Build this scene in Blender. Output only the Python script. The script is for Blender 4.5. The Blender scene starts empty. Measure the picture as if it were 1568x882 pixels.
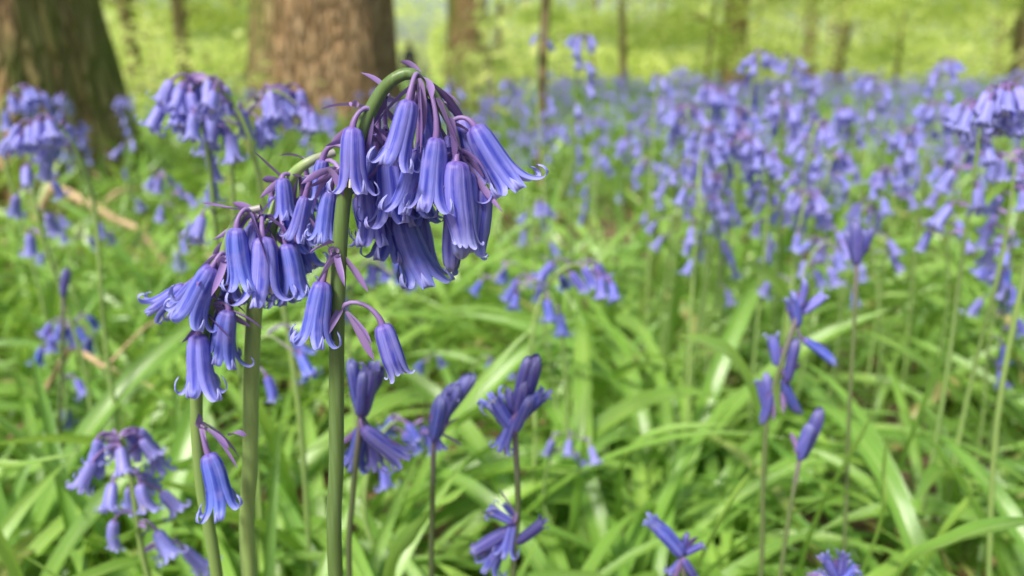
import bpy, math, random
import numpy as np
from mathutils import Vector, noise
random.seed(7); rng=np.random.default_rng(7)
PITCH=math.radians(14.75); CAMZ=0.40; F=1219.6
SP,CP=math.sin(PITCH),math.cos(PITCH)
def W(px,py,d):
    """measured place in the wood: bearing taken off the photograph, at a real distance d (m) ahead"""
    cx=(px-784)/F; cy=(441-py)/F
    y=CP+SP*cy; z=-SP+CP*cy
    k=d/y
    return np.array([cx*k,d,CAMZ+z*k])
def gh(x,y):
    r=math.hypot(x,y)
    return 0.010*math.sin(x*3.1+1)*math.cos(y*2.3)+min(0.12,r*0.006)*math.sin(x*0.31+.4)*math.sin(y*0.27)
# ------------------------------------------------------------------ mesh accumulator
class Acc:
    def __init__(s): s.V=[];s.F=[];s.M=[];s.C=[];s.n=0
    def add(s,V,Fc,mat,C):
        s.V.append(V);s.F.append(Fc+s.n)
        s.M.append(np.full(len(Fc),mat) if np.isscalar(mat) else mat)
        s.C.append(C);s.n+=len(V)
    def arrays(s): return np.concatenate(s.V),np.concatenate(s.F),np.concatenate(s.M),np.concatenate(s.C)
    def obj(s,name,mats,smooth=True,parent=None):
        V,Fc,M,C=s.arrays()
        me=bpy.data.meshes.new(name)
        me.vertices.add(len(V)); me.vertices.foreach_set("co",V.astype(np.float32).ravel())
        me.loops.add(len(Fc)*4); me.loops.foreach_set("vertex_index",Fc.astype(np.int32).ravel())
        me.polygons.add(len(Fc)); me.polygons.foreach_set("loop_start",np.arange(0,len(Fc)*4,4,dtype=np.int32))
        for m in mats: me.materials.append(m)
        me.polygons.foreach_set("material_index",M.astype(np.int32))
        me.polygons.foreach_set("use_smooth",np.full(len(Fc),smooth))
        a=me.attributes.new("Col",'FLOAT_COLOR','POINT'); a.data.foreach_set("color",C.astype(np.float32).ravel())
        me.update(calc_edges=True)
        o=bpy.data.objects.new(name,me); bpy.context.scene.collection.objects.link(o)
        if parent: o.parent=parent
        return o
def gridfaces(nr,nc,wrap=False):
    i=np.arange(nr-1)[:,None]; j=np.arange(nc if wrap else nc-1)[None,:]
    j2=(j+1)%nc
    f=np.stack([i*nc+j,i*nc+j2,(i+1)*nc+j2,(i+1)*nc+j],-1)
    return f.reshape(-1,4)
def nrm(v): 
    v=np.asarray(v,float); return v/(np.linalg.norm(v)+1e-12)
def catmull(pts,n):
    P=np.array(pts,float); P=np.vstack([2*P[0]-P[1],P,2*P[-1]-P[-2]])
    out=[];m=len(P)-3
    for k in range(n):
        u=k/(n-1)*m; i=min(int(u),m-1); t=u-i
        a,b,c,d=P[i:i+4]
        out.append(.5*((2*b)+(-a+c)*t+(2*a-5*b+4*c-d)*t*t+(-a+3*b-3*c+d)*t**3))
    return np.array(out)
def bez(a,b,c,d,n):
    t=np.linspace(0,1,n)[:,None]
    return (1-t)**3*a+3*(1-t)**2*t*b+3*(1-t)*t*t*c+t**3*d
def frames(P):
    T=np.gradient(P,axis=0); T/=np.linalg.norm(T,axis=1)[:,None]+1e-12
    u=nrm(np.cross(T[0],[0.13,0.97,0.2])); U=[]
    for t in T:
        u=nrm(u-t*np.dot(u,t)); U.append(u)
    U=np.array(U); return T,U,np.cross(T,U)
def tube(acc,P,R,seg,mat,b=0.5,a=0.0,g0=0,g1=1):
    P=np.asarray(P,float);n=len(P); R=np.interp(np.linspace(0,1,n),np.linspace(0,1,len(R)),R)
    T,U,Vv=frames(P)
    ang=np.linspace(0,2*math.pi,seg,endpoint=False)
    X=P[:,None,:]+R[:,None,None]*(np.cos(ang)[None,:,None]*U[:,None,:]+np.sin(ang)[None,:,None]*Vv[:,None,:])
    C=np.zeros((n,seg,4)); C[...,0]=np.abs(np.linspace(-1,1,seg))[None,:]; C[...,1]=np.linspace(g0,g1,n)[:,None]; C[...,2]=b; C[...,3]=a
    acc.add(X.reshape(-1,3),gridfaces(n,seg,True),mat,C.reshape(-1,4))
def ribbon(acc,P,wid,mat,side,chan=.35,b=.5,a=0,twist=0,nc=3):
    P=np.asarray(P,float);n=len(P);t=np.linspace(0,1,n)
    T=np.gradient(P,axis=0);T/=np.linalg.norm(T,axis=1)[:,None]+1e-12
    S=np.cross(T,np.cross(np.tile(side,(n,1)),T)); S/=np.linalg.norm(S,axis=1)[:,None]+1e-12
    N=np.cross(T,S)
    if N[:,2].sum()<0: N=-N
    th=(twist*t)[:,None]
    S2=S*np.cos(th)+N*np.sin(th); N2=-S*np.sin(th)+N*np.cos(th)
    w=wid*np.minimum(1,.55+t*4)*np.clip(1-np.clip((t-.62)/.38,0,1)**2.2,.03,1)
    s=np.linspace(-1,1,nc)
    X=P[:,None,:]+w[:,None,None]*(s[None,:,None]*S2[:,None,:]+chan*(np.abs(s)**1.5)[None,:,None]*N2[:,None,:])
    C=np.zeros((n,nc,4));C[...,0]=(s+1)[None,:]/2;C[...,1]=t[:,None];C[...,2]=b;C[...,3]=a
    acc.add(X.reshape(-1,3),gridfaces(n,nc),mat,C.reshape(-1,4))
# ------------------------------------------------------------------ bells (six tepals, recurved tips)
PROF={
 'open':([0,.03,.09,.2,.36,.52,.64,.73,.80,.86,.91,.955,1.0],
         [.03,.070,.114,.145,.160,.168,.19,.235,.31,.39,.44,.445,.39],
         [0,.01,.05,.16,.36,.56,.72,.84,.925,.945,.90,.82,.765],
         [.03,.055,.086,.105,.113,.117,.112,.100,.086,.070,.052,.034,.012]),
 'half':([0,.03,.09,.2,.38,.55,.7,.82,.9,.96,1.0],
         [.03,.08,.12,.145,.155,.160,.160,.17,.195,.24,.27],
         [0,.01,.05,.16,.36,.56,.73,.86,.94,.97,.955],
         [.03,.06,.095,.105,.11,.108,.10,.085,.065,.04,.012]),
 'closed':([0,.03,.1,.25,.45,.65,.8,.9,.96,1.0],
         [.03,.065,.10,.12,.13,.14,.14,.12,.075,.02],
         [0,.01,.06,.22,.44,.66,.82,.92,.97,1.0],
         [.03,.06,.08,.09,.094,.1,.094,.078,.05,.012])}
def bell_template(kind,nt,ns,seed):
    r_=np.random.default_rng(seed)
    tk,rk,zk,wk=PROF[kind]
    t=np.linspace(0,1,nt)**.9
    Vs=[];Fs=[];Cs=[];n=0
    bend=r_.normal(0,.07,2)
    for k in range(6):
        r=np.interp(t,tk,rk);z=np.interp(t,tk,zk);w=np.interp(t,tk,wk)
        j=np.clip(r_.normal(0,1,4),-1.6,1.6)
        if kind!='closed':
            cut=.60
            m=np.clip((t-cut)/(1-cut),0,1)
            amp=.14 if kind=='open' else .24
            r=r*(1+amp*j[0]*m); z=z-m*m*.08*abs(j[1])+m*.02*j[2]
        else:
            m=np.clip((t-.5)/.5,0,1); z=z+m*.03*j[1]
        rr=r*(1.06 if k%2 else .95)
        a=k*math.pi/3+.08*j[3]
        s=np.linspace(-1,1,ns)
        w_=np.minimum(w,rr*.66+.012)
        m=np.clip((t-.62)/.38,0,1)
        ang=a+s[None,:]*(w_/np.maximum(rr,.02))[:,None]*(1) + (.16*j[2]*m)[:,None]
        ridge=1+.15*(1-s[None,:]**2)*np.clip(1-m[:,None],0,1)-.07-.06*np.exp(-(s[None,:]/.16)**2)
        R=rr[:,None]*ridge
        Z=np.repeat(z[:,None],ns,1)+ (m[:,None]*np.abs(s)[None,:]**2*.025)
        X=R*np.cos(ang)+bend[0]*Z**2; Y=R*np.sin(ang)+bend[1]*Z**2
        Vs.append(np.stack([X,Y,Z],-1).reshape(-1,3)); Fs.append(gridfaces(nt,ns)+n); n+=nt*ns
        C=np.zeros((nt,ns,4));C[...,0]=(s+1)[None,:]/2;C[...,1]=t[:,None];C[...,3]=k/6
        Cs.append(C.reshape(-1,4))
    return np.concatenate(Vs),np.concatenate(Fs),np.concatenate(Cs)
def bell_low(kind,seed):
    tk,rk,zk,wk=PROF[kind]; t=np.array([0,.15,.6,.9]); n=6
    a=np.linspace(0,2*math.pi,n,endpoint=False)
    r=np.interp(t,tk,rk)*1.05;z=np.interp(t,tk,zk)
    X=np.stack([r[:,None]*np.cos(a),r[:,None]*np.sin(a),z[:,None]+0*a],-1)
    X[-1,::2,2]-=.1; X[-1,::2,:2]*=.8
    C=np.zeros((4,n,4));C[...,0]=np.where(np.arange(n)%2,.5,.9);C[...,1]=t[:,None]
    return X.reshape(-1,3),gridfaces(4,n,True),C.reshape(-1,4)
TPL={}
for kind in PROF:
    TPL[('hi',kind)]=[bell_template(kind,30,9,i) for i in range(14)]
    TPL[('mid',kind)]=[bell_template(kind,12,4,i) for i in range(5)]
    TPL[('sm',kind)]=[bell_template(kind,7,3,i) for i in range(3)]
    TPL[('low',kind)]=[bell_low(kind,0)]
PET,STEM,BRACT,LEAF=0,1,2,3
def bell(acc,top,tip,kind='open',lod='hi',dark=0.,fat=1.,r_=random):
    V,Fc,C=r_.choice(TPL[(lod,kind)])
    ax=np.asarray(tip,float)-top; L=np.linalg.norm(ax); ax=ax/L
    u=nrm(np.cross(ax,[.3,.9,.1])); v=np.cross(ax,u); th=r_.random()*6.28
    u,v=u*math.cos(th)+v*math.sin(th),-u*math.sin(th)+v*math.cos(th)
    X=top+L*(V[:,:1]*u*fat+V[:,1:2]*v*fat+V[:,2:]*ax)
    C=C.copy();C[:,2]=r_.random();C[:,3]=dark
    acc.add(X,Fc,PET,C)
    if kind=='open' and lod=='hi':
        for k in range(6):
            a=k*1.047+.3
            o=(u*math.cos(a)+v*math.sin(a))
            P=np.array([top+L*(o*.08+ax*.1),top+L*(o*.10+ax*.45),top+L*(o*.08+ax*.72)])
            tube(acc,P,[L*.012],4,BRACT,b=.2,a=1)
            P=np.array([top+L*(o*.08+ax*.72),top+L*(o*.08+ax*.84)])
            tube(acc,P,[L*.024],5,BRACT,b=.2,a=1)
    return ax,L
def pedicel(acc,A,top,ax,r=.00075,lod='hi',h=.4):
    D=np.linalg.norm(top-A)
    P=bez(A,A+np.array([0,0,D*h])+(top-A)*.25,top-ax*D*.45,top+ax*.0004,9 if lod=='hi' else (5 if lod=='mid' else 3))
    tube(acc,P,[r,r*.8,r*.85,r*1.35],8 if lod=='hi' else (5 if lod=='mid' else 3),BRACT,b=.5)
def bract(acc,A,d,L=.012,w=.0011,curl=.004,r_=random,n=9):
    d=nrm(d); side=nrm(np.cross(d,[0.2,.5,.8]))
    c=side*r_.uniform(-1,1)*curl+np.array([0,0,-1])*curl*r_.uniform(0,1)
    P=np.array([A+d*L*t+c*t*t for t in np.linspace(0,1,n)])
    ribbon(acc,P,w,BRACT,side if abs(side[1])<.9 else [1,0,0],chan=.5,b=r_.random(),twist=r_.uniform(-1.5,1.5))
# ------------------------------------------------------------------ materials
def mat(name):
    m=bpy.data.materials.new(name);m.use_nodes=True
    nt=m.node_tree;nt.nodes.clear();return m,nt
class N:
    def __init__(s,nt): s.nt=nt
    def __call__(s,typ,ins=None,**kw):
        n=s.nt.nodes.new(typ)
        for k,v in kw.items(): setattr(n,k,v)
        if ins:
            for k,v in ins.items():
                if isinstance(v,bpy.types.NodeSocket): s.nt.links.new(v,n.inputs[k])
                else: n.inputs[k].default_value=v
        return n
    def math(s,op,a,b=0.,c=0.,clamp=False):
        n=s('ShaderNodeMath',{0:a,1:b,2:c},operation=op);n.use_clamp=clamp;return n.outputs[0]
    def mix(s,f,a,b,bt='MIX'):
        n=s('ShaderNodeMixRGB',{0:f,1:a,2:b},blend_type=bt);return n.outputs[0]
    def ss(s,x,lo,hi,a=0.,b=1.):
        n=s('ShaderNodeMapRange',{0:x,1:lo,2:hi,3:a,4:b},interpolation_type='SMOOTHSTEP');return n.outputs[0]
def c4(r,g,b): return (r,g,b,1)
def leafy_out(n,col,tcol,rough,tr,spec=.5,bump=None):
    p=n('ShaderNodeBsdfPrincipled',{'Base Color':col,'Roughness':rough,'Specular IOR Level':spec})
    if bump is not None: n.nt.links.new(bump,p.inputs['Normal'])
    t=n('ShaderNodeBsdfTranslucent',{'Color':tcol})
    m=n('ShaderNodeMixShader',{0:tr,1:p.outputs[0],2:t.outputs[0]})
    o=n('ShaderNodeOutputMaterial',{0:m.outputs[0]})
def mk_petal(name="bluebell_petal",pale=0.):
    m,nt=mat(name);n=N(nt)
    a=n('ShaderNodeAttribute',attribute_name="Col")
    sp=n('ShaderNodeSeparateColor',{0:a.outputs['Color']})
    s,t,b=sp.outputs; dark=a.outputs['Alpha']
    q=n.math('ABSOLUTE',n.math('SUBTRACT',s,.5)) # 0..0.5
    stripe=n.ss(q,.02,.24,1,0)
    cv=n('ShaderNodeCombineXYZ',{0:n.math('MULTIPLY',s,14.),1:n.math('MULTIPLY',t,1.6),2:n.math('MULTIPLY',b,37.)})
    nz=n('ShaderNodeTexNoise',{'Vector':cv.outputs[0],'Scale':1.6,'Detail':3.,'Roughness':.6})
    geo=n('ShaderNodeTexCoord'); nz2=n('ShaderNodeTexNoise',{'Vector':geo.outputs['Object'],'Scale':200.,'Detail':2.})
    edge=n.mix(b,c4(.20,.27,.88),c4(.38,.36,.92))
    deep=n.mix(b,c4(.030,.060,.48),c4(.075,.080,.60))
    f=n.math('ADD',n.math('MULTIPLY',stripe,.75),n.math('MULTIPLY',n.math('SUBTRACT',nz.outputs[0],.44),1.7),clamp=True)
    col=n.mix(f,edge,deep)
    col=n.mix(n.ss(t,.0,.25,.6,0.),col,c4(.26,.14,.50))
    col=n.mix(n.ss(t,.66,1.,0,.6),col,c4(.58,.60,.98))
    col=n.mix(n.ss(nz2.outputs[0],.5,.75,0,.38),col,c4(.44,.37,.86))
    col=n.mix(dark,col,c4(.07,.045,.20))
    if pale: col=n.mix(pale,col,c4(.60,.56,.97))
    bp=n('ShaderNodeBump',{'Strength':.35,'Distance':.0004,'Height':nz.outputs[0]})
    leafy_out(n,col,col,.40,.33,.5,bp.outputs[0]);return m
def mk_stem():
    m,nt=mat("bluebell_stem");n=N(nt)
    a=n('ShaderNodeAttribute',attribute_name="Col");sp=n('ShaderNodeSeparateColor',{0:a.outputs['Color']});s,t,b=sp.outputs
    tc=n('ShaderNodeTexCoord');mp=n('ShaderNodeMapping',{'Vector':tc.outputs['Object'],'Scale':(900.,900.,60.)})
    nz=n('ShaderNodeTexNoise',{'Vector':mp.outputs[0],'Scale':1.,'Detail':2.})
    col=n.mix(b,c4(.085,.17,.035),c4(.36,.50,.15))
    col=n.mix(n.ss(nz.outputs[0],.4,.7,0,.45),col,c4(.20,.32,.12))
    col=n.mix(n.ss(t,.80,1.,0.,.75),col,c4(.42,.34,.42))
    col=n.mix(a.outputs['Alpha'],col,c4(.09,.05,.07))
    bp=n('ShaderNodeBump',{'Strength':.3,'Distance':.0003,'Height':nz.outputs[0]})
    leafy_out(n,col,col,.4,.1,.45,bp.outputs[0]);return m
def mk_bract():
    m,nt=mat("bluebell_bract");n=N(nt)
    a=n('ShaderNodeAttribute',attribute_name="Col");sp=n('ShaderNodeSeparateColor',{0:a.outputs['Color']});s,t,b=sp.outputs
    col=n.mix(t,c4(.42,.30,.58),c4(.28,.16,.42))
    col=n.mix(n.ss(b,.3,1.,0,.6),col,c4(.10,.06,.22))
    col=n.mix(a.outputs['Alpha'],col,c4(.75,.72,.62))
    leafy_out(n,col,col,.45,.2,.4);return m
def mk_leaf():
    m,nt=mat("bluebell_leaf");n=N(nt)
    a=n('ShaderNodeAttribute',attribute_name="Col");sp=n('ShaderNodeSeparateColor',{0:a.outputs['Color']});s,t,b=sp.outputs
    cv=n('ShaderNodeCombineXYZ',{0:n.math('MULTIPLY',s,26.),1:n.math('MULTIPLY',t,2.),2:n.math('MULTIPLY',b,50.)})
    nz=n('ShaderNodeTexNoise',{'Vector':cv.outputs[0],'Scale':1.,'Detail':2.})
    cv2=n('ShaderNodeCombineXYZ',{0:s,1:n.math('MULTIPLY',t,7.),2:n.math('MULTIPLY',b,90.)})
    nb=n('ShaderNodeTexNoise',{'Vector':cv2.outputs[0],'Scale':1.,'Detail':1.})
    col=n.mix(b,c4(.11,.29,.03),c4(.37,.58,.10))
    col=n.mix(n.ss(nb.outputs[0],.35,.7,0,.6),col,c4(.22,.45,.06))
    col=n.mix(n.ss(nz.outputs[0],.45,.8,0,.5),col,c4(.46,.63,.23))
    q=n.math('ABSOLUTE',n.math('SUBTRACT',s,.5))
    col=n.mix(n.ss(q,.0,.07,.5,0.),col,c4(.54,.68,.25))
    col=n.mix(n.ss(t,.0,.3,.6,0.),col,c4(.40,.50,.18))
    col=n.mix(a.outputs['Alpha'],col,c4(.56,.44,.20))
    tcol=n.mix(.5,col,c4(.50,.75,.08))
    bp=n('ShaderNodeBump',{'Strength':.5,'Distance':.0006,'Height':nz.outputs[0]})
    leafy_out(n,col,tcol,.28,.38,.85,bp.outputs[0]);return m
def mk_foliage(name,A,B,tr=.5):
    m,nt=mat(name);n=N(nt)
    a=n('ShaderNodeAttribute',attribute_name="Col");sp=n('ShaderNodeSeparateColor',{0:a.outputs['Color']});s,t,b=sp.outputs
    col=n.mix(b,c4(*A),c4(*B))
    leafy_out(n,col,n.mix(.35,col,c4(.92,.97,.35)),.45,tr,.4);return m
def mk_bark(name,A,B,C,moss):
    m,nt=mat(name);n=N(nt)
    tc=n('ShaderNodeTexCoord');mp=n('ShaderNodeMapping',{'Vector':tc.outputs['Object'],'Scale':(24.,24.,5.)})
    nz=n('ShaderNodeTexNoise',{'Vector':mp.outputs[0],'Scale':1.,'Detail':7.,'Roughness':.7,'Distortion':.6})
    vo=n('ShaderNodeTexVoronoi',{'Vector':mp.outputs[0],'Scale':1.3},feature='DISTANCE_TO_EDGE')
    nb=n('ShaderNodeTexNoise',{'Vector':tc.outputs['Object'],'Scale':3.,'Detail':4.})
    col=n.mix(n.ss(nz.outputs[0],.35,.65),c4(*A),c4(*B))
    col=n.mix(n.ss(vo.outputs[0],.0,.18,.7,0.),col,c4(*C))
    ge=n('ShaderNodeNewGeometry');sx=n('ShaderNodeSeparateXYZ',{0:ge.outputs['Normal']})
    f=n.math('ADD',n.math('MULTIPLY',sx.outputs[0],moss),n.math('SUBTRACT',nb.outputs[0],.50))
    col=n.mix(n.ss(f,.10,.60,0,.85),col,c4(.21,.27,.05))
    h=n.math('ADD',nz.outputs[0],n.ss(vo.outputs[0],0,.2))
    bp=n('ShaderNodeBump',{'Strength':1.,'Distance':.025,'Height':h})
    p=n('ShaderNodeBsdfPrincipled',{'Base Color':col,'Roughness':.9,'Specular IOR Level':.2,'Normal':bp.outputs[0]})
    n('ShaderNodeOutputMaterial',{0:p.outputs[0]});return m
def mk_ground():
    m,nt=mat("woodland_floor");n=N(nt)
    tc=n('ShaderNodeTexCoord')
    n1=n('ShaderNodeTexNoise',{'Vector':tc.outputs['Object'],'Scale':9.,'Detail':8.,'Roughness':.7})
    n2=n('ShaderNodeTexNoise',{'Vector':tc.outputs['Object'],'Scale':1.1,'Detail':5.})
    v=n('ShaderNodeTexVoronoi',{'Vector':tc.outputs['Object'],'Scale':42.})
    col=n.mix(n.ss(n1.outputs[0],.3,.7),c4(.06,.045,.02),c4(.19,.13,.065))
    sv=n('ShaderNodeSeparateColor',{0:v.outputs['Color']})
    col=n.mix(n.ss(sv.outputs[0],.6,.9,0,.7),col,c4(.28,.19,.10))
    vl=n('ShaderNodeVectorMath',{0:tc.outputs['Object']},operation='LENGTH')
    col=n.mix(n.ss(vl.outputs['Value'],2.,12.,0.,.8),col,n.mix(n.ss(n2.outputs[0],.4,.6),c4(.22,.36,.06),c4(.34,.48,.10)))
    bp=n('ShaderNodeBump',{'Strength':.8,'Distance':.015,'Height':n1.outputs[0]})
    p=n('ShaderNodeBsdfPrincipled',{'Base Color':col,'Roughness':.95,'Normal':bp.outputs[0]})
    n('ShaderNodeOutputMaterial',{0:p.outputs[0]});return m
def mk_plain(name,A,B,scale=40,rough=.8,tr=0.):
    m,nt=mat(name);n=N(nt)
    tc=n('ShaderNodeTexCoord');nz=n('ShaderNodeTexNoise',{'Vector':tc.outputs['Object'],'Scale':float(scale),'Detail':5.})
    col=n.mix(n.ss(nz.outputs[0],.3,.7),c4(*A),c4(*B))
    leafy_out(n,col,col,rough,tr,.3);return m
petal,stemm,bractm,leafm=mk_petal(),mk_stem(),mk_bract(),mk_leaf()
BM=[petal,stemm,bractm,leafm]
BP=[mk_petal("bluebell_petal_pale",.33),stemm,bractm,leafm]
BF=[mk_petal("bluebell_petal_far_pale",.5),stemm,bractm,leafm]  # far drifts: high-key light and blur over distance put into a paler colour
bark_oak=mk_bark("bark_oak",(.36,.21,.10),(.56,.38,.21),(.12,.07,.035),.5)
bark_oak2=mk_bark("bark_oak_pale",(.38,.235,.11),(.60,.42,.24),(.17,.10,.05),-.55)
bark_thin=mk_bark("bark_thin",(.24,.18,.09),(.42,.33,.18),(.13,.09,.05),.3)
fol=mk_foliage("beech_leaf",(.36,.54,.07),(.90,.93,.34))
litter=mk_plain("dead_leaf",(.26,.15,.07),(.50,.33,.18),60,.7,.15)
twig=mk_plain("twig_bark",(.40,.28,.15),(.58,.43,.25),120)
# ------------------------------------------------------------------ hero bluebells
def root_of(pt,dx=0,dy=0):
    x,y=pt[0]+dx,pt[1]+dy
    return np.array([x,y,gh(x,y)-.01])
def clump_leaves(acc,base,n=7,L=(.2,.32),r_=random,hmax=None):
    for _ in range(n):
        yaw=r_.uniform(0,6.283)
        if math.sin(yaw)<-.3 and base[1]<.45: yaw=-yaw
        add_blade(acc,base,yaw,r_.uniform(*L),math.radians(r_.uniform(45,75)),math.radians(r_.uniform(60,130)),r_.uniform(.0045,.0065),r_)
def add_blade(acc,base,yaw,L,e0,bend,w,r_,mat_=LEAF,n=13):
    t=np.linspace(0,1,n);e=e0-bend*t**1.3
    dx=np.cos(e)*L/(n-1);dz=np.sin(e)*L/(n-1)
    X=np.concatenate([[0],np.cumsum(dx[:-1])]);Z=np.concatenate([[0],np.cumsum(dz[:-1])])
    Z=np.maximum(Z,-.0)
    P=np.stack([base[0]+X*math.cos(yaw),base[1]+X*math.sin(yaw),base[2]+Z],-1)
    ribbon(acc,P,w,mat_,np.array([-math.sin(yaw),math.cos(yaw),0]),chan=.4,b=r_.random(),twist=r_.uniform(-.7,.7),a=0)
def hero(name,stem_px,radii,bells,green=.25,dd0=.215,rootdx=0,extra_bracts=(),nleaf=6,seed=1,alpha=0.):
    r_=random.Random(seed);acc=Acc()
    P=[W(px,py,dd0+dz/1000.) for px,py,dz in stem_px]
    rt=root_of(P[0],rootdx,.01)
    P=[rt,(rt*.45+P[0]*.55)]+P
    tube(acc,catmull(P,90),radii,16,STEM,b=green,a=alpha)
    for (tx,ty,mx,my,dd,kind,ax_,ay_,dark) in bells:
        top=W(tx,ty,dd0+dd/1000.);tip=W(mx,my,dd0+(dd-1)/1000.)
        A=W(ax_,ay_,dd0+dd*.25/1000.)
        ax,L=bell(acc,top,tip,kind,'hi',dark,r_.uniform(.98,1.14),r_)
        pedicel(acc,A,top,ax)
        for k in range(2):
            bract(acc,A,nrm([r_.uniform(-1,1),r_.uniform(-.6,.6),r_.uniform(-.6,.6)])+ .8*nrm(top-A),L=r_.uniform(.008,.016),w=.0010,curl=.009,r_=r_)
    for (x0,y0,x1,y1,dd) in extra_bracts:
        A=W(x0,y0,dd0+dd/1000.);B=W(x1,y1,dd0+dd/1000.)
        bract(acc,A,B-A,L=np.linalg.norm(B-A),w=.0012,curl=.005,r_=r_)
    clump_leaves(acc,rt,nleaf,(.16,.24),r_)
    return acc.obj(name,BM)
O,H,Cc='open','half','closed'
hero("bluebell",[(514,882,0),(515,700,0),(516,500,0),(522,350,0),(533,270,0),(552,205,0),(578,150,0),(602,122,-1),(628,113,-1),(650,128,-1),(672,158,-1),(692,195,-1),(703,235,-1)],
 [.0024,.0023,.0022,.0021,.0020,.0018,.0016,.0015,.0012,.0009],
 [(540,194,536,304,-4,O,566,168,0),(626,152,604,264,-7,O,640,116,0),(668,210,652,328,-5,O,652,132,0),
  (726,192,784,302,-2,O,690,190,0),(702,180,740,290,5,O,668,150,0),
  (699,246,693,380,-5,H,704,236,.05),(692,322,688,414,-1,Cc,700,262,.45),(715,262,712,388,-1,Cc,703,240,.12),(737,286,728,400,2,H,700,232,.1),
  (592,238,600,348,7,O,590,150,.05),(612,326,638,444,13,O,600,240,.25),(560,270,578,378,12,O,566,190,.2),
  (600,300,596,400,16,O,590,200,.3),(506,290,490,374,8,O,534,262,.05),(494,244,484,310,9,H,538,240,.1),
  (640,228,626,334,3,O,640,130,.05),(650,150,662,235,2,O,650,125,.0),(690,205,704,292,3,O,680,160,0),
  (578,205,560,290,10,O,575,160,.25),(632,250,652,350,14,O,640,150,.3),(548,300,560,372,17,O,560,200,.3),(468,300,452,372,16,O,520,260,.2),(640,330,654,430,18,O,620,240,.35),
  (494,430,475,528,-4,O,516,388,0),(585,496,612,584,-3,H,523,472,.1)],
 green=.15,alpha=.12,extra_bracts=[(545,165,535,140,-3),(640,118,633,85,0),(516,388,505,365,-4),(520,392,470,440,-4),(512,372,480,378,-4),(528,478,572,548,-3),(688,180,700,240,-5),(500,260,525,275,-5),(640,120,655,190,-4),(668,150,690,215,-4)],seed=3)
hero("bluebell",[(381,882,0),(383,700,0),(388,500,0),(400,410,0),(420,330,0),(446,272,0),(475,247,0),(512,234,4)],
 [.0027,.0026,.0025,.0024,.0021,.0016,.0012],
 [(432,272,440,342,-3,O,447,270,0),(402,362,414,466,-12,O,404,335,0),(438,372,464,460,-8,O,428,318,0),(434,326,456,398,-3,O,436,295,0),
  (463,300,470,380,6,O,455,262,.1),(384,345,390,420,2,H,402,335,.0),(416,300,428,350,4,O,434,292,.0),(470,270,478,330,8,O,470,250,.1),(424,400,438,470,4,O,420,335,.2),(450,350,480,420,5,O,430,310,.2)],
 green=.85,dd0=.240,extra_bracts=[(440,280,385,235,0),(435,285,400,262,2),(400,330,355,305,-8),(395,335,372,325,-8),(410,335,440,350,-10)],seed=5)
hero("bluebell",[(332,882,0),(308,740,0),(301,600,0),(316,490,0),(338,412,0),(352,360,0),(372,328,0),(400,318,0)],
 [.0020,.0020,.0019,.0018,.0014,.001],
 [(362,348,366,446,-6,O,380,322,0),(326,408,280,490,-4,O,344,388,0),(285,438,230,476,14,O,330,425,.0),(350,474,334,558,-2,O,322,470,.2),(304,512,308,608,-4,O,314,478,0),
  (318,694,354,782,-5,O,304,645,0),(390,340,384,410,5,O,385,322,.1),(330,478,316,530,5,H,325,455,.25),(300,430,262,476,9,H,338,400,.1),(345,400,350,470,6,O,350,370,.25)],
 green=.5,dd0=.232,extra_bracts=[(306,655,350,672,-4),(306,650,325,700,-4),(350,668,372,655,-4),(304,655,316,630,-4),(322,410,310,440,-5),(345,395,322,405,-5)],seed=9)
# half-opened spikes whose buds still stand upright
def budspike(name,stem_px,fan,dd0,seed,green=.3,r=.0013,dark=.45,lower=()):
    r_=random.Random(seed);acc=Acc()
    P=[W(px,py,dd0) for px,py in stem_px]
    rt=root_of(P[0],0,.01)
    tube(acc,catmull([rt,rt*.5+P[0]*.5]+P,40),[r*1.2,r,r*.9],10,STEM,b=green,a=.45)
    for (x0,y0,x1,y1,dd,kind,dk) in fan:
        a=W(x0,y0,dd0+dd/1000);b=W(x1,y1,dd0+dd/1000)
        ax,L=bell(acc,a,b,kind,'hi',min(.8,dk*1.3+.05) if dk>.1 else dk,.88,r_)
        near=P[int(np.argmin([np.linalg.norm(p-a) for p in P]))]
        if np.linalg.norm(near-a)>.002: pedicel(acc,near,a,ax,.0006)
        bract(acc,a,(b-a)+np.array([r_.uniform(-.01,.01),0,.003]),L=r_.uniform(.010,.017),w=.0013,r_=r_)
    clump_leaves(acc,rt,5,(.16,.25),r_)
    return acc.obj(name,BM)
budspike("bluebell",[(535,882),(540,760),(552,640)],[(553,638,574,552,0,H,.4),(550,630,540,552,3,Cc,.3),(556,622,586,565,3,Cc,.5),(552,636,556,568,-3,Cc,.35),(556,655,622,712,-2,O,.1),(556,650,540,720,4,O,.15),(565,660,575,720,6,O,.2),(552,652,590,690,0,H,.1)],.29,11)
budspike("bluebell",[(661,882),(662,780),(664,676)],[(665,670,692,594,0,H,.25),(664,672,666,598,3,Cc,.3),(666,655,716,600,2,Cc,.25),(663,676,682,612,-3,Cc,.2),(663,660,676,690,-2,O,.1),(668,650,722,575,5,Cc,.3),(664,640,690,585,2,Cc,.4)],.31,12)
budspike("bluebell",[(786,882),(793,780),(789,665)],[(789,650,804,585,0,Cc,.45),(788,664,748,604,-2,O,.05),(790,645,838,595,0,H,.3),(791,640,824,550,3,Cc,.5),(789,655,776,598,3,Cc,.3),(788,662,812,605,-4,Cc,.15),(786,640,768,690,-3,O,.05),(790,620,808,548,2,Cc,.4),
  (785,800,745,780,-2,O,.1),(782,810,722,850,2,H,.3),(786,800,775,850,0,O,.0),(790,830,838,800,0,H,.5),(780,815,745,875,3,O,.2),(786,790,770,770,3,H,.2)],.29,13)
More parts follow.
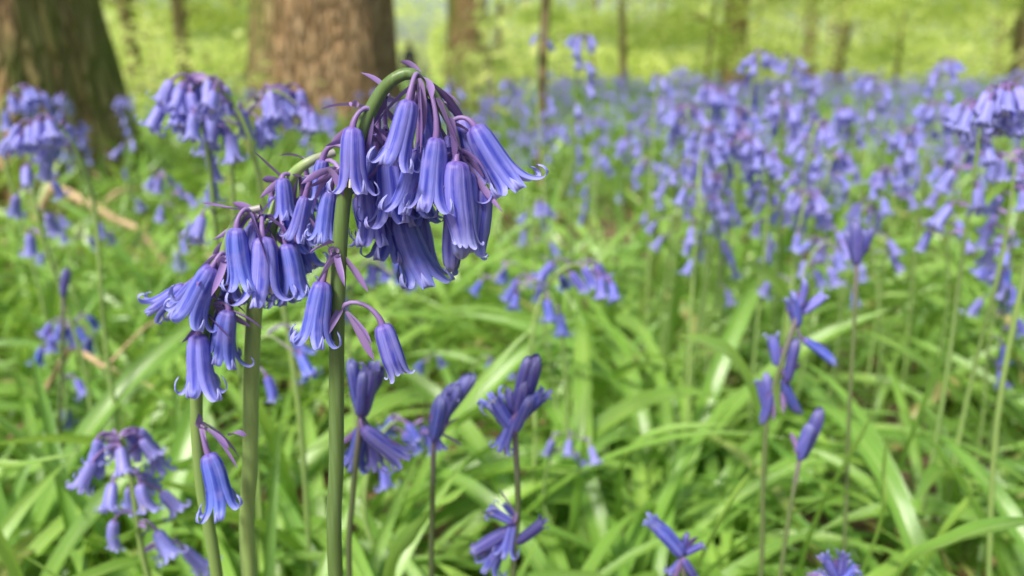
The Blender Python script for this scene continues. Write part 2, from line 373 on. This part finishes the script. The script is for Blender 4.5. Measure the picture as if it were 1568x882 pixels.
budspike("bluebell",[(1290,882),(1300,640),(1308,500),(1312,405)],[(1312,405,1312,340,0,Cc,.35),(1312,402,1326,352,3,Cc,.3),(1311,404,1300,356,3,Cc,.3),(1313,400,1336,350,3,Cc,.4)],.43,14,green=.6)
budspike("bluebell",[(1165,882),(1168,760),(1175,640),(1195,560),(1222,480)],[(1175,632,1182,575,0,Cc,.3),(1176,634,1168,580,2,H,.3),(1180,600,1170,650,0,Cc,.3),(1205,585,1216,520,0,Cc,.4),(1200,580,1214,640,3,Cc,.2),(1222,500,1226,448,0,Cc,.2),(1221,500,1208,455,2,H,.2),(1230,520,1278,548,0,Cc,.1),(1224,470,1240,430,0,Cc,.1),(1225,480,1270,450,4,H,.05),(1190,560,1184,510,2,H,.1)],.38,15,green=.5)
budspike("bluebell",[(1195,882),(1210,780),(1224,705)],[(1224,705,1246,650,0,Cc,.3),(1225,703,1258,630,3,Cc,.45),(1222,695,1238,650,0,Cc,.2)],.36,16,green=.5)
budspike("bluebell",[(1052,960),(1050,900),(1044,860)],[(1044,850,1002,790,0,H,.1),(1046,850,1078,830,2,H,.25),(1044,856,1026,882,0,O,.15),(1046,856,1066,890,-2,H,.3),(1046,850,1050,815,3,Cc,.3)],.30,17)
budspike("bluebell",[(1285,980),(1284,930),(1282,895)],[(1282,890,1262,850,0,H,.2),(1284,890,1300,845,2,H,.3),(1282,895,1318,870,0,O,.1),(1280,893,1250,880,0,O,.1)],.30,18)
budspike("bluebell",[(92,700),(95,560),(97,455)],[(97,455,98,412,0,Cc,.4),(97,452,104,415,2,Cc,.3)],.5,19)
# ------------------------------------------------------------------ generic bluebell plants
def plant(H_,lod,seed,nb=11,spread=.020,dark=0.,droop=1.,bl=.0165,stemr=.0014,leaf=False,run=.06):
    r_=random.Random(seed);acc=Acc()
    nod=.045*droop
    P=[np.array(p) for p in [(0,0,0),(r_.uniform(-.01,.01),r_.uniform(-.01,.01),H_*.5),(0,0,H_-run),(nod*.15,0,H_-run/3),(nod*.55,0,H_),(nod,0,H_-.012*droop)]]
    npts={'hi':34,'mid':20,'sm':12,'low':7}[lod]
    S=catmull(P,npts); tube(acc,S,[stemr*1.2,stemr,stemr*.5],{'hi':10,'mid':6,'sm':4,'low':3}[lod],STEM,b=r_.uniform(.3,1))
    for k in range(nb):
        u=k/(nb-1)
        i=.60+.40*u**.9 if droop>.3 else .40+.60*u
        f=i*(npts-1);j=min(int(f),npts-2);A=S[j]*(1-f+j)+S[j+1]*(f-j)
        az=r_.gauss(0,1.25) if r_.random()<.75 and droop>.3 else r_.uniform(0,6.28)
        d=np.array([math.cos(az),math.sin(az),0])
        out=spread*(1-.45*u)*r_.uniform(.6,1.2)
        top=A+d*out*.75+np.array([0,0,-.002+.004*r_.random()])
        ax=nrm(d*r_.uniform(.1,.8)+np.array([0,0,-1]))
        kind='open' if r_.random()<.8 else 'half'
        L=bl*r_.uniform(.85,1.1)*(1-.15*u)
        bell(acc,top,top+ax*L,kind,lod,dark*r_.random(),1.14 if lod!='low' else 1.3,r_)
        if lod!='low':
            pedicel(acc,A,top,ax,.0006,lod)
            if lod!='sm': bract(acc,A,d+np.array([0,0,.6]),L=.010,r_=r_,n=4)
    if leaf: clump_leaves(acc,np.zeros(3),6,(.2,.3),r_)
    return acc
def place_arrays(arr,x,y,z,yaw,sc,tilt=(0,0),rb=0):
    V,Fc,M,C=arr
    c,s=math.cos(yaw)*sc,math.sin(yaw)*sc
    X=np.empty_like(V);X[:,0]=V[:,0]*c-V[:,1]*s+x+V[:,2]*tilt[0];X[:,1]=V[:,0]*s+V[:,1]*c+y+V[:,2]*tilt[1];X[:,2]=V[:,2]*sc+z
    C2=C.copy();C2[:,2]=(C[:,2]+rb)%1.
    return X,Fc,M,C2
semi=[(330,125,.43,17,180,1.1,.8),(400,140,.46,18,20,1.,1),(310,180,.42,9,200,1.,.1),(90,185,.52,14,200,1.,.6),(40,200,.56,13,30,1.,.2),(20,135,.72,12,0,1.,1),(255,270,.75,11,180,1.,.2),(125,488,.62,7,200,1.,.6),(95,500,.62,6,20,1.,.2),
 (188,672,.34,20,190,1.,.12),(600,645,.42,6,0,1.,.7),(870,405,.52,10,0,1.,1),(828,430,.55,5,180,1.,.7),(790,400,.6,4,200,.9,1),(820,310,.8,11,30,1.,.2),(865,660,.5,4,0,.9,.6),(740,545,.6,4,0,.9,.7),(400,515,.4,3,0,1.,.7),
 (890,55,.85,12,0,.9,.2),(832,48,.8,3,0,.8,.2),(1010,118,.85,7,0,.9,.2),(1165,82,.8,12,0,1.,.3),(1212,90,.85,12,30,1.,.2),(1100,135,.8,16,60,1.,.8),(1055,165,.75,15,200,1.,.2),(1275,240,.68,15,0,1.,.2),(1340,120,.9,13,0,1.,.2),(1445,95,.85,12,0,1.,.2),
 (1545,135,.42,14,200,1.,1),(1500,165,.48,14,200,1.,.2),(1555,240,.5,14,180,1.,.2),(1550,360,.6,9,180,1.,.2),(1235,300,.65,14,30,1.,.2),(1390,200,.75,15,0,1.,.2),(1540,410,.6,10,0,1.,.2),(690,135,1.1,9,0,1.,.2),(1150,210,.68,15,180,1.,.9),
 (920,240,1.0,9,0,1.,.2),(1110,320,.75,9,0,1.,.2),(1260,370,.62,8,0,1.,.8),(1200,160,.75,15,100,1.,.2),(1300,170,.8,13,190,1.,.2),(480,180,.9,9,0,1.,.2),(195,215,1.0,5,0,1.,.2),(75,330,.9,6,0,1.,.2),(130,340,.8,4,0,1.,1),(650,560,.6,4,90,.8,.7),(560,400,.5,6,0,1.,.7),
 (1080,200,.66,14,0,1.,.2),(1130,170,.7,14,0,1.,.2),(1180,240,.7,13,90,1.,.2),(1430,160,.8,13,0,1.,.2),(1480,230,.7,13,0,1.,.2),(1350,260,.7,12,0,1.,.2),(1040,250,.8,12,0,1.,.2),(1320,320,.72,9,0,1.,.2),(880,190,1.0,10,0,1.,.2),(960,210,1.1,10,0,1.,.2),(1250,190,.7,14,0,1.,.2),(1090,270,.72,12,0,1.,.2)]
for i,(px,py,d,nb,yaw,sc,dr) in enumerate(semi):
    T=W(px,py,d);g=gh(T[0],T[1]);Ht=T[2]-g
    a=plant(Ht/sc,'hi' if d<.6 else 'mid',100+i,nb,spread=.022,dark=.15,droop=dr,run=.060 if py==672 else (.075 if dr<.3 else .06))
    yw=math.radians(yaw);lean=np.array([random.uniform(-.06,.06),random.uniform(-.03,.05)])
    arr=place_arrays(a.arrays(),T[0]-.022*dr*math.cos(yw)-lean[0]*Ht,T[1]-lean[1]*Ht,g-.0,yw,sc,lean*1.0)
    b=Acc();b.add(*[arr[0],arr[1],arr[2],arr[3]])
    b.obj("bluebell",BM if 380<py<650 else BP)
# ------------------------------------------------------------------ bluebell drifts (masses)
VAR={'sm':[plant(random.uniform(.26,.38),'sm',300+i,random.choice([9,11,13]),spread=.021,dark=.25,droop=random.choice([.2,.2,1])).arrays() for i in range(14)],
     'low':[plant(random.uniform(.24,.38),'low',400+i,9,spread=.024,dark=.3,bl=.021,droop=random.choice([.2,1])).arrays() for i in range(14)],
     'mid':[plant(random.uniform(.27,.38),'mid',500+i,random.choice([9,11,13]),spread=.021,dark=.25,droop=random.choice([.2,.2,1])).arrays() for i in range(10)]}
def accept(px,d):
    clump=.5+.5*noise.noise(Vector((px/90.*d,d*1.3,3.)))*1.6
    if px>1000: p=1.0 if d>.95 else (.75 if d>.75 else .0)
    elif px>700: p=.8 if d>1.5 else (.1 if d>.9 else 0)
    else: p=.13 if d>1.1 else 0.
    if d>7 and px<700: p=.35
    if d>3.5:
        c2=noise.noise(Vector((px/1219.*d*.9,d*.45,11.)))
        p*=max(.15,min(1,.62+1.7*c2))
    return p*min(1,max(.1,clump+.35))
TR=[(-1.44,2.35,.36),(-1.07,4.7,.55),(-.61,11.5,.45)]
def drift(name,lod,d0,d1,dens,wl=.95,smin=.85,smax=1.15,M=BP):
    acc=Acc();area=2*wl*(d1*d1-d0*d0)/2+ .8*(d1-d0)
    for _ in range(int(area*dens)):
        y=math.sqrt(random.uniform(d0*d0,d1*d1));x=random.uniform(-1,1)*(wl*y+.4)
        px=784+1219*x/y
        if random.random()>accept(px,y):continue
        if any(math.hypot(x-a,y-b)<c for a,b,c in TR):continue
        arr=place_arrays(random.choice(VAR[lod]),x,y,gh(x,y)-.01,random.uniform(0,6.28),random.uniform(smin,smax),(random.uniform(-.1,.1),random.uniform(-.1,.1)),random.random())
        acc.add(*arr)
    return acc.obj(name,M)
drift("bluebell_drift",'mid',.75,1.6,90)
drift("bluebell_drift",'sm',1.6,4.5,62)
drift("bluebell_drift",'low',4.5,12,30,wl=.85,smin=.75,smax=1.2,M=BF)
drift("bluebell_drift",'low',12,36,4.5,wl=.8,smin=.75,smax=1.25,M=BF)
# ------------------------------------------------------------------ leaf carpet
def blade_var(n,nc,seed,e=(50,85),bd=(50,135)):
    r_=random.Random(seed);acc=Acc()
    t=np.linspace(0,1,n);e_=math.radians(r_.uniform(*e))-math.radians(r_.uniform(*bd))*t**1.4
    X=np.concatenate([[0],np.cumsum(np.cos(e_)[:-1]/(n-1))]);Z=np.concatenate([[0],np.cumsum(np.sin(e_)[:-1]/(n-1))])
    Y=.10*r_.uniform(-1,1)*t*t
    Z=np.maximum(Z,.02)
    ribbon(acc,np.stack([X,Y,Z],-1),r_.uniform(.012,.026),3,np.array([0,1,0]),chan=.38,b=0,twist=r_.uniform(-1.2,1.2),nc=nc)
    return acc.arrays()
BH=[blade_var(14,5,i) for i in range(50)];BMid=[blade_var(9,3,50+i) for i in range(24)];BLo=[blade_var(5,2,90+i) for i in range(16)]
BUp=[blade_var(12,3,200+i,(75,90),(5,45)) for i in range(10)]
def carpet(name,vars_,d0,d1,clumps,per,L=(.2,.36),wl=.9,gap=-.33,cx=None):
    acc=Acc();area=2*wl*(d1*d1-d0*d0)/2+.8*(d1-d0)
    for _ in range(int(area*clumps)):
        y=math.sqrt(random.uniform(d0*d0,d1*d1));x=random.uniform(-1,1)*(wl*y+.4)
        if any(math.hypot(x-a,y-b)<c*.85 for a,b,c in TR):continue
        if noise.noise(Vector((x*2.6,y*2.6,7.)))<gap: continue
        tone=random.random()
        for k in range(per):
            yaw=random.uniform(0,6.28);l=random.uniform(*L)
            if y<.5 and math.sin(yaw)<0: yaw=-yaw
            if y<.40: l=min(l,.24)
            v=random.choice(vars_)
            bx,by=x+random.gauss(0,.012),y+random.gauss(0,.012)
            arr=place_arrays(v,bx,by,gh(bx,by)-.008,yaw,l,rb=min(.99,max(0,tone*.6+random.random()*.4)))
            if random.random()<.035: arr[3][:,3]=random.uniform(.3,.9)
            acc.add(*arr)
    return acc.obj(name,BM)
carpet("bluebell_leaves",BH,.28,1.3,180,8,(.16,.33),gap=-.9)
carpet("bluebell_leaves",BMid,1.3,4.2,62,7,gap=-.5)
carpet("bluebell_leaves",BLo,4.2,13,24,7,(.22,.38),.85)
carpet("bluebell_leaves",BLo,13,34,4,6,(.3,.5),.8)
carpet("grass_stems",BUp,.45,2.2,10,2,(.2,.32))
# broad arching leaves seen singly
acc=Acc()
for pts,w,b in [([(1168,720,.46),(1152,610,.45),(1120,548,.44),(1080,524,.43),(1040,514,.42)],.0062,.95),
 ([(1060,900,.34),(1105,800,.36),(1150,725,.38),(1165,690,.40)],.0055,.9),([(1215,500,.66),(1195,445,.64),(1165,415,.62),(1140,400,.6)],.006,.9),
 ([(1380,880,.32),(1460,828,.32),(1530,805,.33),(1600,795,.35)],.005,.3),([(1345,800,.36),(1350,720,.37),(1358,655,.38)],.0045,.9),
 ([(-40,735,.36),(40,712,.36),(120,694,.37)],.003,.8),([(1500,660,.6),(1450,590,.58),(1390,540,.56),(1320,505,.55)],.005,.8),([(880,820,.5),(890,740,.5),(898,650,.5)],.006,.6),
 ([(1260,780,.42),(1310,690,.42),(1345,620,.43)],.0055,.85),([(1410,640,.5),(1450,540,.52),(1500,440,.55)],.006,.5),([(600,880,.33),(650,800,.35),(720,740,.38)],.005,.8),
 ([(960,700,.5),(1020,660,.5),(1120,650,.5)],.005,.7),([(1440,830,.38),(1490,760,.38),(1470,720,.38)],.0055,.85)]:
    P=[W(*p) for p in pts];rt=root_of(P[0]*1.0,0,.03)
    ribbon(acc,catmull([rt,rt*.4+P[0]*.6+np.array([0,.01,0])]+P,30),w,3,np.array([.5,.8,.1]),chan=.35,b=b,nc=5,twist=random.uniform(-.4,.4))
acc.obj("bluebell_leaves",BM)
# extra tufts on the thin spots of the near floor
acc=Acc();r2=random.Random(77)
for _ in range(70):
    y=r2.uniform(.42,.75);px=r2.uniform(880,1180);x=(px-784)/1219*y
    clump_leaves(acc,np.array([x,y,gh(x,y)-.01]),5,(.12,.24),r2)
acc.obj("bluebell_leaves",BM)
# ------------------------------------------------------------------ floor, litter, sticks
n=170;u=np.linspace(-1,1,n);g=np.sign(u)*np.abs(u)**3*320
X,Y=np.meshgrid(g,g+0.0);Z=np.array([[gh(a,b) for a,b in zip(r1,r2)] for r1,r2 in zip(X,Y)])
acc=Acc();acc.add(np.stack([X,Y,Z],-1).reshape(-1,3),gridfaces(n,n),0,np.zeros((n*n,4)));acc.obj("ground",[mk_ground()])
acc=Acc()
for _ in range(900):
    y=random.uniform(.35,4);x=random.uniform(-1,1)*(y*.85+.3);s=random.uniform(.012,.03);a=random.uniform(0,6.28)
    m=5;uu,vv=np.meshgrid(np.linspace(-1,1,m),np.linspace(-1,1,m));sh=(1-.9*np.abs(vv)**2)
    lx=uu*sh*s*.6;ly=vv*s;lz=.35*lx*lx/s+.3*ly*ly/s*random.uniform(-1,1)+random.uniform(.004,.03)
    acc.add(np.stack([x+lx*math.cos(a)-ly*math.sin(a),y+lx*math.sin(a)+ly*math.cos(a),gh(x,y)+lz],-1).reshape(-1,3),gridfaces(m,m),0,np.zeros((m*m,4)))
acc.obj("leaf_litter",[litter])
for pts,r in [([(80,285,1.5),(140,312,1.45),(175,335,1.4),(215,350,1.3)],.009),([(110,530,.62),(150,555,.6),(190,575,.6),(240,598,.6)],.0028)]:
    acc=Acc();P=catmull([W(*p) for p in pts],24);P+=rng.normal(0,r*.15,P.shape);tube(acc,P,[r,r*.8,r*.6],8,0)
    P2=catmull([P[10],P[10]+np.array([.03,.02,.03]),P[10]+np.array([.05,.06,.03])],8);tube(acc,P2,[r*.5,r*.3],6,0)
    # both ends of each stick dip into the leaves and rest on the floor
    P3=catmull([P[-1],P[-1]+np.array([.05,.0,-P[-1][2]*.5]),np.array([P[-1][0]+.1,P[-1][1],gh(P[-1][0]+.1,P[-1][1])])],8);tube(acc,P3,[r*.6,r*.4],6,0)
    P4=catmull([P[0],P[0]+np.array([-.08,.03,-P[0][2]*.5]),np.array([P[0][0]-.2,P[0][1]+.05,gh(P[0][0],P[0][1])])],8);tube(acc,P4,[r,r],8,0)
    acc.obj("fallen_branch",[twig])
# ------------------------------------------------------------------ trees
def leaves_cloud(acc,centers,spreads,per,size,mat_=1,clear=0):
    n=len(centers)*per
    c=np.repeat(centers,per,0);sp=np.repeat(spreads,per,0)
    P=c+rng.normal(0,1,(n,3))*sp
    P[:,2]=np.maximum(P[:,2],.05)
    tone=np.repeat(np.clip(rng.normal(.55,.35,len(centers)),0,1),per)
    # a ride through the wood is kept open
    k=(np.abs(P[:,0]+.124*P[:,1])>.018*P[:,1]+.2)|(P[:,2]>2.3)|(P[:,1]>42)|(P[:,1]<2.9)
    P=P[k];tone=tone[k];n=len(P)
    nn=rng.normal(0,.55,(n,3));nn[:,2]+=1;nn/=np.linalg.norm(nn,axis=1)[:,None]
    a=rng.normal(0,1,(n,3));U=np.cross(nn,a);U/=np.linalg.norm(U,axis=1)[:,None];Vv=np.cross(nn,U)
    s=size*rng.uniform(.6,1.3,(n,1))
    Q=np.stack([P-U*s,P-Vv*s*.55+nn*s*.1,P+U*s,P+Vv*s*.55+nn*s*.1],1)
    C=np.zeros((n,4,4));C[...,2]=tone[:,None]*.75+rng.random((n,1))*.25
    acc.add(Q.reshape(-1,3),np.arange(n*4).reshape(-1,4),mat_,C.reshape(-1,4))
def tree(name,x,y,r,h,bark,zlo,R,nl,per,size,lean=(0,0),flare=1.5,rings=None,seg=None,sprays=5,limbs_from=None):
    acc=Acc();z0=gh(x,y)-.1
    hi=r>.15
    rows=150 if hi else 30;seg=seg or (110 if hi else 12)
    zz=(np.linspace(0,1,rows)**1.8)*h
    V=np.zeros((rows,seg,3));ph=random.uniform(0,6)
    cxs=lean[0]*zz+ (.0 if hi else .04)*np.sin(zz*1.3+ph)
    cys=lean[1]*zz
    for i,z in enumerate(zz):
        rad=r*(1-.75*(z/h))*(1+(flare-1)*math.exp(-z/(r*1.6)))
        for j in range(seg):
            a=j/seg*2*math.pi
            q=rad
            if hi:
                q*=1+.10*math.exp(-z/(r*2))*math.sin(a*5+ph)+.05*noise.noise(Vector((math.cos(a)*1.5,math.sin(a)*1.5,z*.8+ph)))
                if z<2.2: q+=.014*(noise.noise(Vector((math.cos(a)*r*28,math.sin(a)*r*28,z*5+ph)))) - .012*max(0,.25-abs(noise.noise(Vector((math.cos(a)*r*18+9,math.sin(a)*r*18,z*2.2)))))*4*.6
            V[i,j]=(x+cxs[i]+q*math.cos(a),y+cys[i]+q*math.sin(a),z0+z)
    acc.add(V.reshape(-1,3),gridfaces(rows,seg,True),0,np.zeros((rows*seg,4)))
    cen=[];spr=[]
    for k in range(nl):
        z=(limbs_from or zlo)+(h-(limbs_from or zlo))*(k+.5)/nl*.95
        a=k*2.4+ph;ln=R*random.uniform(.6,1.1)*(1-.4*k/nl)
        b=np.array([x+lean[0]*z,y+lean[1]*z,z0+z])
        d=np.array([math.cos(a),math.sin(a),0])
        P=catmull([b,b+d*ln*.35+[0,0,ln*.18],b+d*ln*.7+[0,0,ln*.22],b+d*ln+[0,0,ln*.15]],10)
        rb=max(.008,r*(1-.75*z/h)*.35);tube(acc,P,[rb,rb*.5,rb*.15],6,0)
        for s in range(sprays):
            t=random.uniform(.3,1.05);p=b+d*ln*t+np.array([random.gauss(0,.25),random.gauss(0,.25),0])*ln*.5+[0,0,ln*.18+random.uniform(-.25,.2)]
            e=P[min(9,int(t*9))];tube(acc,np.array([e,(e+p)/2+[0,0,.05],p]),[rb*.25,rb*.1],4,0)
            cen.append(p);spr.append([.22*ln**.5+.1,.22*ln**.5+.1,.06+.02*ln])
    if cen: leaves_cloud(acc,np.array(cen),np.array(spr),per,size)
    return acc.obj(name,[bark,fol],smooth=True)
tree("oak_tree",-1.44,2.35,.29,11,bark_oak,7,3.,10,60,.06,lean=(-.065,0),flare=1.38,sprays=6,limbs_from=6.5)
tree("oak_tree",-1.08,4.7,.40,13,bark_oak2,8,3.5,10,60,.06,lean=(.015,0),flare=1.22,sprays=6,limbs_from=7.5)
tree("oak_tree",-.62,11.5,.29,13,bark_oak2,6,3.,8,80,.06,lean=(0,0),flare=1.25,limbs_from=6.5)
tree("beech_sapling",.115,2.3,.014,3.4,bark_thin,1.4,.7,7,25,.03,lean=(-.005,.02),flare=1.1,sprays=3)
tree("beech_tree",4.0,15,.24,12,bark_oak2,1.5,3.5,14,110,.07,limbs_from=.8,lean=(.0,0))
tree("beech_tree",1.95,14,.07,7,bark_thin,1.5,2.4,10,90,.06,lean=(-.09,0))
tree("beech_tree",8.0,13,.11,9,bark_thin,1.3,3.,12,110,.06,lean=(.10,0))
tree("beech_tree",8.6,14,.10,9,bark_thin,1.3,3.,11,110,.06,lean=(.03,0))
tree("beech_tree",6.3,16,.06,7,bark_thin,1.2,2.8,11,110,.06,lean=(.07,0))
tree("beech_tree",-4.0,10,.09,6,bark_thin,.8,2.4,12,130,.06,lean=(.03,0))
tree("beech_tree",-5.5,12,.12,7,bark_thin,.7,2.8,12,130,.06,lean=(-.02,0))
tree("beech_tree",-3.2,13,.05,6,bark_thin,.8,2.0,10,120,.06,lean=(.02,0))
tree("beech_tree",.6,17,.08,7,bark_thin,.9,2.8,12,120,.065,lean=(.03,0))
tree("beech_tree",-.2,9.5,.04,4.5,bark_thin,1.0,1.2,9,80,.05,lean=(.02,0))
tree("beech_tree",4.9,19,.10,8,bark_thin,.9,3.3,12,130,.07,lean=(.0,0))
tree("beech_tree",11.,18,.15,9,bark_thin,.9,3.6,13,130,.07,lean=(-.03,0))
tree("beech_tree",-9.,15,.15,9,bark_thin,.9,3.6,13,130,.07,lean=(-.03,0))
tree("beech_tree",2.6,11,.035,3.2,bark_thin,.5,1.2,10,90,.045,lean=(.02,0))
tree("beech_tree",5.6,12,.035,3.0,bark_thin,.5,1.2,10,90,.045,lean=(-.02,0))
acc=Acc();cen=[]
for _ in range(1500):
    y=22+70*random.random()**1.4;x=random.uniform(-1,1)*(y*.85+3);z=random.uniform(.2,1)*(2.+y*.12)*random.random()**.7
    cen.append((x,y,z+.2))
cen=np.array(cen);spr=np.stack([.4+cen[:,1]*.016,.4+cen[:,1]*.016,.12+cen[:,1]*.004],-1)
leaves_cloud(acc,cen,spr,65,.13)
for _ in range(70):
    y=random.uniform(26,85);x=random.uniform(-.85,.85)*y
    if abs(x+.124*y)<1.8: continue
    r=random.uniform(.05,.2);l=random.uniform(-.06,.06)
    tube(acc,catmull([(x,y,-.1),(x+l*3,y,4),(x+l*9,y,12)],8),[r*1.1,r,r*.5],9,0)
acc.obj("distant_woodland",[bark_thin,fol])
# low bramble / sapling greenery at the feet of the oaks
acc=Acc();cen=[]
for _ in range(120):
    y=random.uniform(3.2,9);px=random.choice([random.uniform(150,400),random.uniform(680,750),random.uniform(-200,200)])
    x=(px-784)/1219*y
    if any(math.hypot(x-a,y-b)<c+.1 for a,b,c in TR):continue
    z=random.uniform(.15,.6);cen.append((x,y,z));
    tube(acc,catmull([(x,y,gh(x,y)-.02),(x+.02,y,z*.5),(x,y,z)],5),[.005,.003],5,0)
cen=np.array(cen);leaves_cloud(acc,cen,np.tile([.16,.16,.07],(len(cen),1)),28,.035)
acc.obj("undergrowth",[bark_thin,fol])
# ------------------------------------------------------------------ distant walker
cloth=mk_plain("dark_clothing",(.012,.012,.016),(.03,.03,.035),30);skin=mk_plain("skin",(.50,.32,.24),(.58,.38,.28),30,.5);hair=mk_plain("hair",(.02,.014,.01),(.04,.03,.02),90)
wx,wy=-.1235*30,30;e=bpy.data.objects.new("person",None);bpy.context.scene.collection.objects.link(e);e.location=(wx,wy,gh(wx,wy))
def skinned(name,V,E,R,m,root=0):
    me=bpy.data.meshes.new(name);me.from_pydata(V,E,[]);me.materials.append(m)
    o=bpy.data.objects.new(name,me);bpy.context.scene.collection.objects.link(o);o.parent=e
    mo=o.modifiers.new("s",'SKIN')
    sv=me.skin_vertices[0].data
    for i,r in enumerate(R): sv[i].radius=r if isinstance(r,tuple) else (r,r)
    sv[root].use_root=True
    mo.use_smooth_shade=True
    o.modifiers.new("d",'SUBSURF').render_levels=2
    return o
skinned("body",[(0,0,.95),(0,0,1.12),(0,-.01,1.30),(0,0,1.43),(0,0,1.50),(.18,0,1.40),(.25,0,1.12),(.24,-.06,.88),(-.18,0,1.40),(-.25,0,1.12),(-.24,-.06,.88),
 (.10,0,.86),(.11,-.04,.50),(.11,.03,.09),(.12,-.12,.04),(-.10,0,.86),(-.12,.06,.50),(-.11,.16,.12),(-.12,.03,.04)],
 [(0,1),(1,2),(2,3),(3,4),(3,5),(5,6),(6,7),(3,8),(8,9),(9,10),(0,11),(11,12),(12,13),(13,14),(0,15),(15,16),(16,17),(17,18)],
 [(.17,.12),(.15,.11),(.18,.12),(.15,.10),.06,.075,.055,.04,.075,.055,.04,.10,.07,.05,.045,.10,.07,.05,.045],cloth)
skinned("head",[(0,0,1.48),(0,0,1.55),(0,-.01,1.62),(0,-.005,1.69),(0,-.10,1.61),(.08,0,1.62),(-.08,0,1.62)],[(0,1),(1,2),(2,3),(2,4),(2,5),(2,6)],[.055,.06,.085,.07,.014,.018,.018],skin)
skinned("hair",[(0,.02,1.64),(0,.02,1.70),(0,.05,1.58)],[(0,1),(0,2)],[.098,.075,.075],hair)
for sgn in (1,-1):
    V=[(sgn*.24,-.06,.87),(sgn*.24,-.075,.80)];E=[(0,1)];R=[.026,.036]
    for k in range(4):
        o=(k-1.5)*.018;i=len(V);L=[.07,.08,.075,.06][k]
        V+=[(sgn*.24,-.075+o,.77),(sgn*.235,-.08+o,.77-L*.6),(sgn*.225,-.08+o,.77-L)];E+=[(1,i),(i,i+1),(i+1,i+2)];R+=[.009,.009,.008]
    i=len(V);V+=[(sgn*.225,-.115,.80),(sgn*.22,-.125,.76)];E+=[(1,i),(i,i+1)];R+=[.011,.009]
    skinned("hand",V,E,R,skin)
e.rotation_euler=(0,0,math.radians(165)) # walking away from the photographer
# ------------------------------------------------------------------ light, sky, camera
sc=bpy.context.scene
w=bpy.data.worlds.new("World");sc.world=w;w.use_nodes=True;nt=w.node_tree
sk=nt.nodes.new('ShaderNodeTexSky');sk.sky_type='NISHITA';sk.sun_disc=False
EL=math.radians(52);AZ=math.radians(-145) # azimuth clockwise from +Y: over the photographer's left shoulder
sk.sun_elevation=EL;sk.sun_rotation=AZ;sk.air_density=1.;sk.dust_density=3.;sk.ozone_density=.6
bg=nt.nodes['Background'];bg.inputs[1].default_value=.15;nt.links.new(sk.outputs[0],bg.inputs[0])
sl=bpy.data.lights.new("sun",'SUN');sl.energy=5.;sl.angle=math.radians(13);sl.color=(1,.96,.88)
so=bpy.data.objects.new("sun",sl);sc.collection.objects.link(so)
d=Vector((math.sin(AZ)*math.cos(EL),math.cos(AZ)*math.cos(EL),math.sin(EL)))
so.rotation_euler=d.to_track_quat('Z','Y').to_euler()
cam=bpy.data.cameras.new("camera");co=bpy.data.objects.new("camera",cam);sc.collection.objects.link(co)
co.location=(0,0,CAMZ);co.rotation_euler=(math.pi/2-PITCH,0,0)
cam.lens=28;cam.sensor_width=36;cam.clip_start=.01;cam.clip_end=1500
cam.dof.use_dof=True;cam.dof.focus_distance=.214;cam.dof.aperture_fstop=9.5
sc.camera=co
sc.view_settings.view_transform='Standard'
sc.view_settings.look='None'
